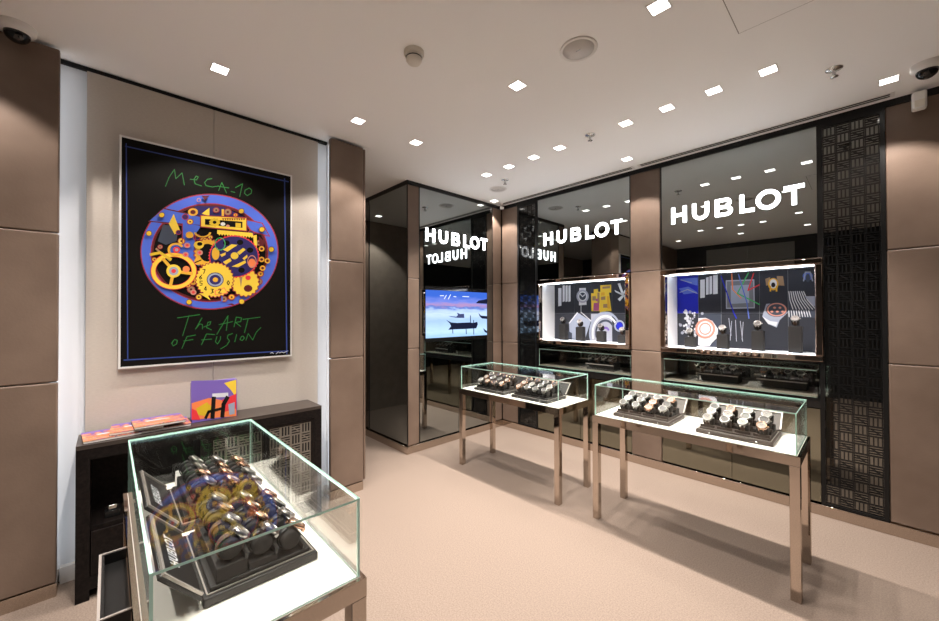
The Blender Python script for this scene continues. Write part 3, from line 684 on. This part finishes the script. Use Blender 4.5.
# price cards behind the boxes
for k, (x, y) in enumerate(((-1.925, .235), (-1.920, .345))):
    t = thing('price_card', 'small white folded card on the glass table next to the dark cabinet', 'card', (x, y, ZD+EPS), 'white cards on the poster-side table')
    MB().box(-.0015, .0015, -.035, .035, 0, .062, rot=Matrix.Rotation(R(-18), 4, 'Y')).build('front_leaf', 'white_plastic', t, False)
    MB().box(-.0015, .0015, -.035, .035, 0, .062, rot=Matrix.Translation((-.040, 0, 0)) @ Matrix.Rotation(R(18), 4, 'Y')).build('rear_leaf', 'white_plastic', t, False)

# ================================================================== PEDESTALS IN THE LIT CASES
for where, L in (('yellow block', [(-2.365, .205), (-2.155, .180), (-1.915, .140), (-1.690, .110)]), ('light-line', [(-1.085, .115), (-.842, .148), (-.607, .185), (-.382, .225)])):
    zf = 1.105+.0005
    for i, (x, h) in enumerate(L):
        rk = ['tallest', 'second tallest', 'third tallest', 'shortest'][i if where[0] == 'y' else 3-i]
        t = thing('watch_pedestal', '%s black block pedestal in the lit showcase with the %s picture' % (rk, where), 'pedestal', (x, 3.70, zf), 'showcase pedestals')
        MB().box(-.038, .038, -.038, .038, 0, h-.03, bevel=.002, seg=1).build('block', 'black_matt', t, False)
        MB().box(-.030, .030, -.030, .030, h-.0298, h-.0255).build('pad', 'box_lining', t, False)
        MB().lathe([(0, -.022), (.022, -.022), (.0255, -.016), (.0255, .016), (.022, .022), (0, .022)], 18, mat=Matrix.Translation((0, 0, h+.0065)) @ Matrix.Rotation(R(90), 4, 'Y')).build('cushion', 'box_lining', t, False)
        watch([0, 3, 0, 3][i], (x, 3.70, zf+h+.0065), (R(50), 0, 0), 'on the %s pedestal, %s showcase' % (rk, where), 'showcase watches')

# ================================================================== NICHES UNDER THE LIT CASES
def niche_case(x0, x1, label):
    t = thing('niche_glass_case', label, 'display case', ((x0+x1)/2, 3.80, .8055))
    cx = (x0+x1)/2; hx = (x1-x0)/2
    MB().box(-hx, hx, -.18, .26, 0, .008).build('base_mat', 'niche_mat', t, False)
    pane('glass_pane', t, -hx, hx, -.186, -.180, 0, .185, 'y'); pane('glass_top', t, -hx, hx, -.186, .26, .186, .192, 'z')
    return t
niche_case(-2.638, -1.580, 'low glass case in the niche under the yellow block showcase')
niche_case(-1.275, -.262, 'low glass case in the niche under the light-line showcase')
def niche_tray(x, y, w_, label, where, group):
    z = .8055+.0085
    t = thing('watch_tray', label, 'tray', (x, y, z), 'black trays in the wall niches')
    MB().prism([(-w_/2, -.055, 0), (-w_/2, -.075, .062), (-w_/2, .085, .085), (-w_/2, .085, 0)], (w_, 0, 0)).build('body', 'black_matt', t, False)
    MB().box(-w_/2-.003, w_/2+.003, -.080, -.074, .058, .066).build('front_trim', 'box_edge', t, False)
    for r_ in range(2):
        for c_i in range(4):
            q = (x-w_/2+w_*(c_i+.5)/4, y-.030+.068*r_, z+.0715+.0305+.0115*r_)
            if q[2]+.045 < .99: watch(random.choice([2, 4, 1, 0]), q, (R(35), 0, 0), where, group)
niche_tray(-.905, 3.83, .30, 'black watch tray in the light-line niche, farther from the lattice panel', 'on the niche tray away from the lattice', 'watches on the niche tray farther from the lattice')
niche_tray(-.478, 3.85, .30, 'black watch tray in the light-line niche, nearest the lattice panel', 'on the niche tray nearest the lattice panel', 'watches on the niche tray nearest the lattice')
niche_tray(-1.925, 3.74, .30, 'black watch tray in the niche under the yellow block showcase', 'on the tray under the yellow block showcase', 'watches on the tray under the yellow block showcase')

# ================================================================== POSTER
t = thing('framed_poster', 'framed black poster of a blue and gold watch movement with green handwriting', 'poster', (PX, .502, 1.10))
y0, y1, z0, z1 = .040, .966, 1.098, 2.412; f = .010; xf, xb = -2.888, PX+.004
fr = MB()
for d_ in ((y0, y1, z1-f, z1), (y0, y1, z0, z0+f), (y0, y0+f, z0+f, z1-f), (y1-f, y1, z0+f, z1-f)): fr.box(xb, xf, *d_)
fr.build('frame', 'alu_light', t)
XP = xf-.004
box('canvas', (xb, XP, y0+f, y1-f, z0+f, z1-f), 'ink_art_black', t)
box('hanger', (PX, xb, .3, .7, 2.2, 2.26), 'black_satin', t)
P = Print('x', XP, .00006, (110, 130, 2.59))
P.shapes(stroke2d([(42, 35), (46, 592)], 3.0)+stroke2d([(40, 42), (462, 134)], 3.0)+stroke2d([(452, 126), (458, 580)], 3.0)+stroke2d([(36, 596), (462, 572)], 3.0), 'ink_border')
P.zoom = (135, 185, 5.173)
P.shape(circ(385, 345, 358, 300, 64), 'ink_outline'); P.shape(circ(385, 345, 352, 294, 64), 'ink_royal')
P.shape(circ(385, 350, 305, 256, 56), 'ink_outline'); P.shape(circ(385, 350, 300, 251, 56), 'ink_maroon')
P.shape(circ(385, 350, 290, 241, 48), 'ink_art_black')
P.shape([(310, 108), (450, 112), (560, 160), (560, 190), (310, 180)], 'ink_deep')
P.shape([(70, 190), (150, 118), (345, 162), (345, 212), (250, 212), (75, 190)], 'ink_outline'); P.shape([(76, 184), (150, 123), (343, 167), (343, 207), (250, 205)], 'ink_royal')
P.line([(70, 188), (345, 210)], 6, 'ink_maroon'); P.line([(150, 122), (350, 165)], 6, 'ink_maroon')
P.shape([(555, 172), (660, 195), (700, 268), (600, 245), (570, 200)], 'ink_outline'); P.shape([(560, 178), (656, 200), (692, 262), (604, 238)], 'ink_royal')
P.shape([(245, 195), (342, 212), (312, 255), (312, 330), (372, 400), (330, 420), (250, 372), (178, 368), (172, 330), (200, 305), (248, 300)], 'ink_royal')
P.shape([(145, 205), (225, 215), (215, 290), (160, 310), (118, 290)], 'ink_slate'); P.shape([(175, 200), (200, 150), (215, 190), (235, 240), (205, 255)], 'ink_yellow')
P.shape([(345, 148), (385, 118), (385, 160)], 'ink_yellow'); P.shape([(448, 125), (460, 125), (460, 165), (448, 165)], 'ink_yellow')
P.shape(circ(300, 140, 26, 20), 'ink_gold'); P.shape(circ(300, 140, 14, 11), 'ink_maroon')
random.seed(11)
for x, y in ((260, 165), (285, 190), (225, 245), (240, 290), (130, 320), (100, 385), (320, 270), (355, 290), (345, 300), (390, 270), (300, 500), (290, 540), (330, 580), (460, 590), (500, 580), (640, 300), (650, 460), (640, 500), (480, 140), (520, 155), (420, 130), (385, 425), (360, 410), (275, 520), (600, 250)):
    r_ = random.uniform(9, 20); P.shape(circ(x, y, r_+4, r_+2, 12), 'ink_outline'); P.shape(circ(x, y, r_, r_-2, 12), random.choice(['ink_gold', 'ink_yellow', 'ink_bronze', 'ink_deep'])); P.shape(circ(x, y, r_*.4, r_*.35, 8), 'ink_maroon')
P.line([(110, 330), (180, 390)], 10, 'ink_bronze'); P.line([(245, 200), (245, 300)], 5, 'ink_outline'); P.line([(312, 255), (312, 330), (372, 400)], 5, 'ink_outline'); P.line([(450, 575), (450, 600)], 8, 'ink_royal')
P.gear(375, 350, 67, 71, 22, .10, 'ink_outline'); P.gear(375, 350, 62, 66, 22, .10, 'ink_gold'); P.shape(circ(375, 350, 42, 46), 'ink_art_black'); P.ring(350, 245, 44, 26, 11, 'ink_gold', 24, 0, 180)
P.gear(570, 505, 71, 71, 18, .09, 'ink_outline'); P.gear(570, 505, 66, 66, 18, .09, 'ink_yellow'); P.shape(circ(585, 535, 22, 18), 'ink_maroon'); P.shape(circ(585, 480, 14, 12), 'ink_red')
P.shape([(540, 475), (556, 475), (548, 530)], 'ink_bronze')
P.shape([(337, 155), (580, 167), (580, 241), (337, 219)], 'ink_outline'); P.shape([(342, 160), (575, 172), (575, 236), (342, 214)], 'ink_yellow'); P.shape([(362, 176), (556, 190), (556, 222), (362, 205)], 'ink_art_black')
P.shapes([[(450+k*12, 172), (456+k*12, 184), (462+k*12, 173)] for k in range(10)], 'ink_maroon')
P.gear(412, 193, 26, 20, 10, .15, 'ink_amber'); P.shape(circ(412, 193, 10, 8), 'ink_art_black'); P.shape([(520, 195), (548, 198), (548, 220), (520, 218)], 'ink_amber'); P.shape(circ(455, 202, 12, 9), 'ink_white'); P.shape(circ(480, 212, 10, 7), 'ink_rose')
P.shape([(425, 232), (608, 248), (612, 268), (425, 252)], 'ink_yellow'); P.shapes([[(430+k*14, 250+k*1.1), (437+k*14, 262+k*1.1), (443+k*14, 251+k*1.1)] for k in range(13)], 'ink_yellow')
P.shape([(612, 262), (630, 258), (630, 330), (614, 330)], 'ink_yellow')
P.gear(512, 370, 128, 108, 44, .035, 'ink_red'); P.shape(circ(512, 370, 124, 104, 44), 'ink_deep')
P.shapes([circ(512+92*math.cos(R(a_)), 370+78*math.sin(R(a_)), 17, 14, 14) for a_ in range(20, 380, 45)], 'ink_art_black')
for q in ([(455, 335), (500, 306), (530, 310), (478, 345)], [(455, 398), (492, 378), (500, 392), (470, 412)], [(528, 348), (560, 325), (572, 335), (540, 362)], [(500, 422), (570, 390), (575, 402), (535, 425)], [(440, 360), (470, 348), (468, 362), (448, 372)], [(556, 380), (580, 360), (582, 374), (566, 388)]):
    P.shape(q, 'ink_yellow')
P.shape(circ(515, 366, 20, 18), 'ink_yellow'); P.shape(circ(417, 355, 20, 32), 'ink_gold'); P.shape(circ(605, 405, 20, 24), 'ink_orange'); P.ring(605, 395, 24, 32, 4, 'ink_rose')
P.ring(440, 305, 28, 34, 4, 'ink_green')
P.gear(412, 490, 97, 89, 30, .06, 'ink_outline'); P.gear(412, 490, 92, 84, 30, .06, 'ink_yellow'); P.shape(circ(415, 490, 44, 38), 'ink_deep'); P.ring(415, 490, 40, 34, 10, 'ink_steel', 24); P.shape(circ(416, 490, 14, 12), 'ink_gold')
P.shape([(440, 540), (462, 528), (482, 560), (412, 570), (412, 545)], 'ink_orange'); P.shape([(442, 545), (460, 534), (474, 556), (418, 565), (418, 548)], 'ink_yellow')
DG = {'7': [(0, 0), (1, 0), (.4, 2)], '6': [(1, 0), (0, 1.2), (.3, 2), (1, 1.6), (.6, 1), (0, 1.3)], '5': [(1, 0), (0, 0), (0, .9), (.9, 1.1), (.8, 1.9), (0, 2)], '4': [(.7, 2), (.7, 0), (0, 1.3), (1, 1.3)], '3': [(0, 0), (1, .2), (.4, .9), (1, 1.5), (0, 2)], '2': [(0, .3), (.6, 0), (1, .5), (0, 2), (1.1, 2)], '0': [(.5, 0), (0, 1), (.5, 2), (1, 1), (.5, 0)]}
for ch, x, y in (('7', 350, 437), ('6', 333, 465), ('5', 336, 497), ('4', 358, 525), ('3', 393, 538), ('2', 432, 537), ('0', 476, 495)): P.line([(x+a_*13, y+b_*11) for a_, b_ in DG[ch]], 4, 'ink_art_black')
P.ring(200, 445, 118, 94, 24, 'ink_yellow', 44); P.ring(200, 445, 120, 96, 4, 'ink_red', 44); P.ring(200, 445, 95, 75, 3, 'ink_red', 44)
for a_ in (10, 100, 235): P.line([(200+30*math.cos(R(a_)), 445+25*math.sin(R(a_))), (200+96*math.cos(R(a_)), 445+76*math.sin(R(a_)))], 16, 'ink_gold')
P.shape(circ(200, 445, 38, 34), 'ink_yellow'); P.shape(circ(200, 445, 25, 22), 'ink_steel'); P.shape(circ(200, 445, 12, 11), 'ink_red'); P.shape(circ(265, 435, 18, 16), 'ink_orange')
P.ring(212, 335, 44, 36, 13, 'ink_gold', 24, 60, 330); P.shape(circ(215, 335, 18, 15), 'ink_red'); P.shape(circ(215, 335, 9, 8), 'ink_steel')
P.line([(80, 360), (130, 350), (185, 385)], 14, 'ink_amber'); P.line([(95, 410), (130, 390)], 12, 'ink_yellow')
for x, y in ((270, 312), (262, 360), (335, 350), (302, 555)): P.shape(circ(x, y, 16, 14, 14), 'ink_rose'); P.shape(circ(x, y, 8, 7, 12), 'ink_red')
P.shape(circ(282, 258, 20, 17), 'ink_gold'); P.shape(circ(326, 395, 20, 18), 'ink_gold'); P.line([(310, 402), (342, 388)], 6, 'ink_art_black')
P.shape(circ(330, 310, 26, 20), 'ink_yellow'); P.shape(circ(335, 305, 14, 10), 'ink_art_black')
P.shape([(330, 560), (370, 560), (390, 595)], 'ink_yellow'); P.shape([(640, 265), (668, 290), (665, 320), (645, 325)], 'ink_maroon')
for x, y in ((655, 330), (655, 385), (685, 392), (660, 430)): P.shape(circ(x, y, 15, 14, 12), 'ink_gold'); P.shape(circ(x, y, 8, 7, 10), 'ink_maroon')
for x, y in ((138, 155), (72, 250), (550, 135), (657, 230), (705, 333), (280, 606), (552, 603)): P.shape(circ(x, y, 16, 15, 14), 'ink_maroon'); P.shape(circ(x, y, 13, 12, 14), 'ink_amber')
P.ring(330, 78, 11, 11, 4, 'ink_rose', 16); P.shape([(345, 55), (385, 55), (362, 82)], 'ink_maroon'); P.shape([(470, 620), (500, 612), (520, 622)], 'ink_maroon')
P.build('movement_print', t)
P = Print('x', XP+.00002, .00006, (155, 155, 7.825))
G = []
for s_ in ([(82, 245), (110, 175), (152, 112), (163, 185), (212, 140), (230, 235)], [(275, 190), (325, 195), (338, 172), (322, 165), (305, 190), (314, 225), (365, 242)], [(445, 185), (410, 190), (388, 215), (400, 240), (450, 250), (500, 243)], [(498, 278), (523, 215), (560, 298)], [(500, 245), (578, 258)], [(595, 285), (625, 293)], [(630, 255), (685, 225), (663, 325)], [(738, 258), (705, 275), (700, 300), (722, 318), (752, 300), (757, 275), (738, 258)]):
    G += stroke2d(s_, 5.5)
P.shapes(G, 'ink_chalk'); P.build('title_lettering', t)
P = Print('x', XP+.00002, .00006, (155, 300, 6.707))
G = []
for s_ in ([(150, 120), (300, 98)], [(228, 105), (185, 240)], [(315, 120), (272, 195), (300, 160), (318, 165), (318, 195)], [(325, 182), (368, 165), (375, 145), (355, 150), (345, 185), (378, 200)], [(415, 230), (490, 105), (478, 205)], [(430, 165), (520, 145)], [(530, 180), (545, 115), (580, 120), (575, 145), (540, 150), (575, 178)], [(590, 130), (705, 115)], [(625, 125), (600, 220)],
           [(130, 265), (112, 290), (122, 308), (145, 295), (150, 270), (130, 265)], [(272, 235), (215, 245), (180, 325)], [(192, 275), (255, 265)], [(400, 232), (345, 228), (312, 300)], [(312, 268), (380, 262)], [(415, 245), (405, 280), (420, 295), (438, 265), (440, 245)], [(520, 225), (490, 235), (485, 255), (500, 275), (480, 305), (440, 328)], [(548, 230), (535, 280)], [(580, 245), (570, 265), (585, 272), (600, 255), (590, 242), (580, 245)], [(610, 270), (625, 225), (655, 268), (680, 215), (710, 185)]):
    G += stroke2d(s_, 4.8)
P.shapes(G, 'ink_chalk'); P.build('slogan_lettering', t)
P = Print('x', XP+.00002, .00006, (155, 300, 6.707))
P.shapes(stroke2d([(775, 357), (785, 352), (795, 358)], 3)+stroke2d([(812, 362), (828, 346), (835, 356), (850, 348), (862, 355), (888, 342)], 3), 'ink_white')
P.build('signature', t)

# ================================================================== CABINET UNDER THE POSTER
XF = -2.650; CY0, CY1, CH = -.112, 1.085, .762
t = thing('low_cabinet', 'low dark wood cabinet with metal lattice doors under the poster', 'cabinet', (-2.78, .5, 0))
box('top', (-2.910, XF, CY0, CY1, CH-.02, CH), 'wood_top', t)
mb = MB().box(-2.910, XF, CY0, CY0+.05, 0, CH-.0205).box(-2.910, XF, CY1-.05, CY1, 0, CH-.0205).box(-2.910, -2.89, CY0+.05, CY1-.05, .0, CH-.0205)
mb.box(-2.89, XF, CY0+.05, CY1-.05, CH-.075, CH-.0205).box(-2.89, XF, CY0+.05, CY1-.05, .05, .11).box(-2.89, XF, .385, .425, .11, CH-.075)
mb.build('carcass', 'dark_wood', t)
box('shelf', (-2.89, XF-.02, CY0+.05, .385, .33, .35), 'dark_wood', t)
dn = box('drawer_front', (XF-.018, XF-.002, CY0+.054, .381, .113, .328), 'dark_wood', t)
box('drawer_pull', (XF-.002, XF+.008, .10, .20, .24, .25), 'black_satin', dn)
# lattice doors
lm = []
for me in TM: q = me.copy(); q.materials.clear(); q.materials.append(M['lattice_metal']); lm.append(q)
for a, b in ((.428, .728), (.732, 1.032)):
    dmb = MB().box(XF-.02, XF-.002, a, a+.02, .114, CH-.078).box(XF-.02, XF-.002, b-.02, b, .114, CH-.078).box(XF-.02, XF-.002, a+.02, b-.02, .114, .134).box(XF-.02, XF-.002, a+.02, b-.02, CH-.098, CH-.078)
    dd = dmb.build('door', 'dark_wood', t); box('door_back', (XF-.02, XF-.012, a+.02, b-.02, .134, CH-.098), 'black_matt', dd)
    nc, nr = 4, 8; sy = (b-a-.04)/nc; sz = (CH-.098-.134)/nr
    for r_ in range(nr):
        for c_i in range(nc):
            q = bpy.data.objects.new('lattice_tile', lm[(r_+c_i) % 2]); COL.objects.link(q); q.parent = dd
            q.rotation_euler = (0, 0, R(90)); q.scale = (sy/.0635, 1, sz/.0635)
            q.location = Vector((XF-.004, a+.02+sy*(c_i+.5), .134+sz*(r_+.5)))-origin(dd)
# little stand inside the open niche
t = thing('watch_stand', 'small black watch stand with steel clip in the cabinet niche', 'stand', (-2.75, .02, .3505))
MB().box(-.03, .03, -.03, .03, 0, .035, bevel=.003, seg=1).build('block', 'black_gloss', t, False); MB().box(-.018, .018, -.018, .018, .0352, .060, bevel=.004).build('clip', 'chrome', t, False)
# colourful booklets and box
def cover(name):
    m = principled(name, (.8, .3, .1), .4); nt = m.node_tree; N = nt.nodes; L = nt.links; b_ = N['Principled BSDF']
    tc = N.new('ShaderNodeTexCoord'); v = N.new('ShaderNodeTexNoise'); v.inputs['Scale'].default_value = 24; v.inputs['Detail'].default_value = 1.5; v.inputs['Distortion'].default_value = 1.2
    r_ = N.new('ShaderNodeValToRGB'); r_.color_ramp.interpolation = 'CONSTANT'; e = r_.color_ramp.elements
    e[0].position = 0; e[0].color = (.12, .07, .30, 1); e[1].position = .40; e[1].color = (.48, .13, .08, 1)
    for p, c in ((.50, (.58, .20, .11)), (.58, (.62, .34, .12)), (.63, (.50, .16, .24)), (.70, (.10, .12, .06))): q = e.new(p); q.color = (*c, 1)
    L.new(tc.outputs['Object'], v.inputs['Vector']); L.new(v.outputs['Fac'], r_.inputs['Fac']); L.new(r_.outputs['Color'], b_.inputs['Base Color'])
cover('cover_art')
principled('paper', (.75, .72, .68), .7); principled('cover_orange', (.75, .22, .12), .4); principled('cover_purple', (.17, .11, .42), .4)
ZC = CH+.0005
def booklet(loc, rz, label):
    t = thing('booklet', label, 'booklet', loc, 'orange and purple booklets on the cabinet'); t.rotation_euler = (0, 0, rz)
    MB().box(-.098, .098, -.108, .108, .002, .012).build('pages', 'paper', t, False)
    MB().box(-.100, .100, -.110, .110, .0122, .015).build('front_cover', 'cover_art', t, False)
    MB().box(-.100, .100, -.110, .110, 0, .0018).build('back_cover', 'ink_black', t, False)
    q = MB(); random.seed(int(abs(loc[1])*1000))
    q.poly([(-.1, -.11, .01515), (-.06, -.11, .01515), (-.07, 0, .01515), (-.055, .11, .01515), (-.1, .11, .01515)], 'cover_purple')
    q.poly([(-.02, -.06, .0153), (.005, -.05, .0153), (.0, .05, .0153), (-.015, .04, .0153)], 'ink_white')
    q.poly([(.02, -.09, .0153), (.05, -.05, .0153), (.06, .07, .0153), (.035, .06, .0153)], 'ink_orange')
    q.build('cover_print', None, t, False)
booklet((-2.775, .015, ZC), R(4), 'colourful booklet lying lowest at the end of the cabinet')
booklet((-2.785, .120, ZC+.0156), R(-3), 'colourful booklet in the middle of the overlapping stack')
booklet((-2.770, .208, ZC+.0312), R(2), 'colourful booklet on top of the overlapping stack')
booklet((-2.790, .238, ZC), R(0), 'colourful booklet lowest in the stack beside the standing box')
t = thing('standing_gift_box', 'colourful square box with a black H emblem standing on the cabinet', 'box', (-2.75, .475, ZC))
MB().box(-2.800, -2.748, .357, .590, ZC, ZC+.232, bevel=.002, seg=1).build('body', 'cover_purple', t)
P = Print('x', -2.7478, .0001, (60, 376.6, 4.695))
P.shape([(616, 20), (828, 14), (828, 185), (616, 203)], 'cover_purple'); P.shape([(618, 125), (700, 100), (770, 112), (828, 78), (828, 185), (618, 203)], 'ink_orange')
P.shape([(770, 30), (828, 14), (828, 100), (800, 60)], 'ink_yellow'); P.shape([(640, 150), (690, 120), (720, 150), (690, 185), (650, 180)], 'ink_amber'); P.shape([(760, 110), (828, 80), (828, 150), (775, 165)], 'ink_red')
P.shape([(618, 150), (640, 160), (660, 203), (618, 203)], 'ink_red'); P.shape([(715, 80), (790, 75), (790, 95), (715, 98)], 'ink_white'); P.shape([(790, 130), (820, 120), (820, 175), (795, 180)], 'ink_steel')
P.shapes(stroke2d([(722, 100), (716, 192)], 20)+stroke2d([(786, 98), (768, 130), (762, 186)], 19)+stroke2d([(684, 194), (698, 165), (768, 148)], 13), 'ink_black')
P.build('cover_print', t)
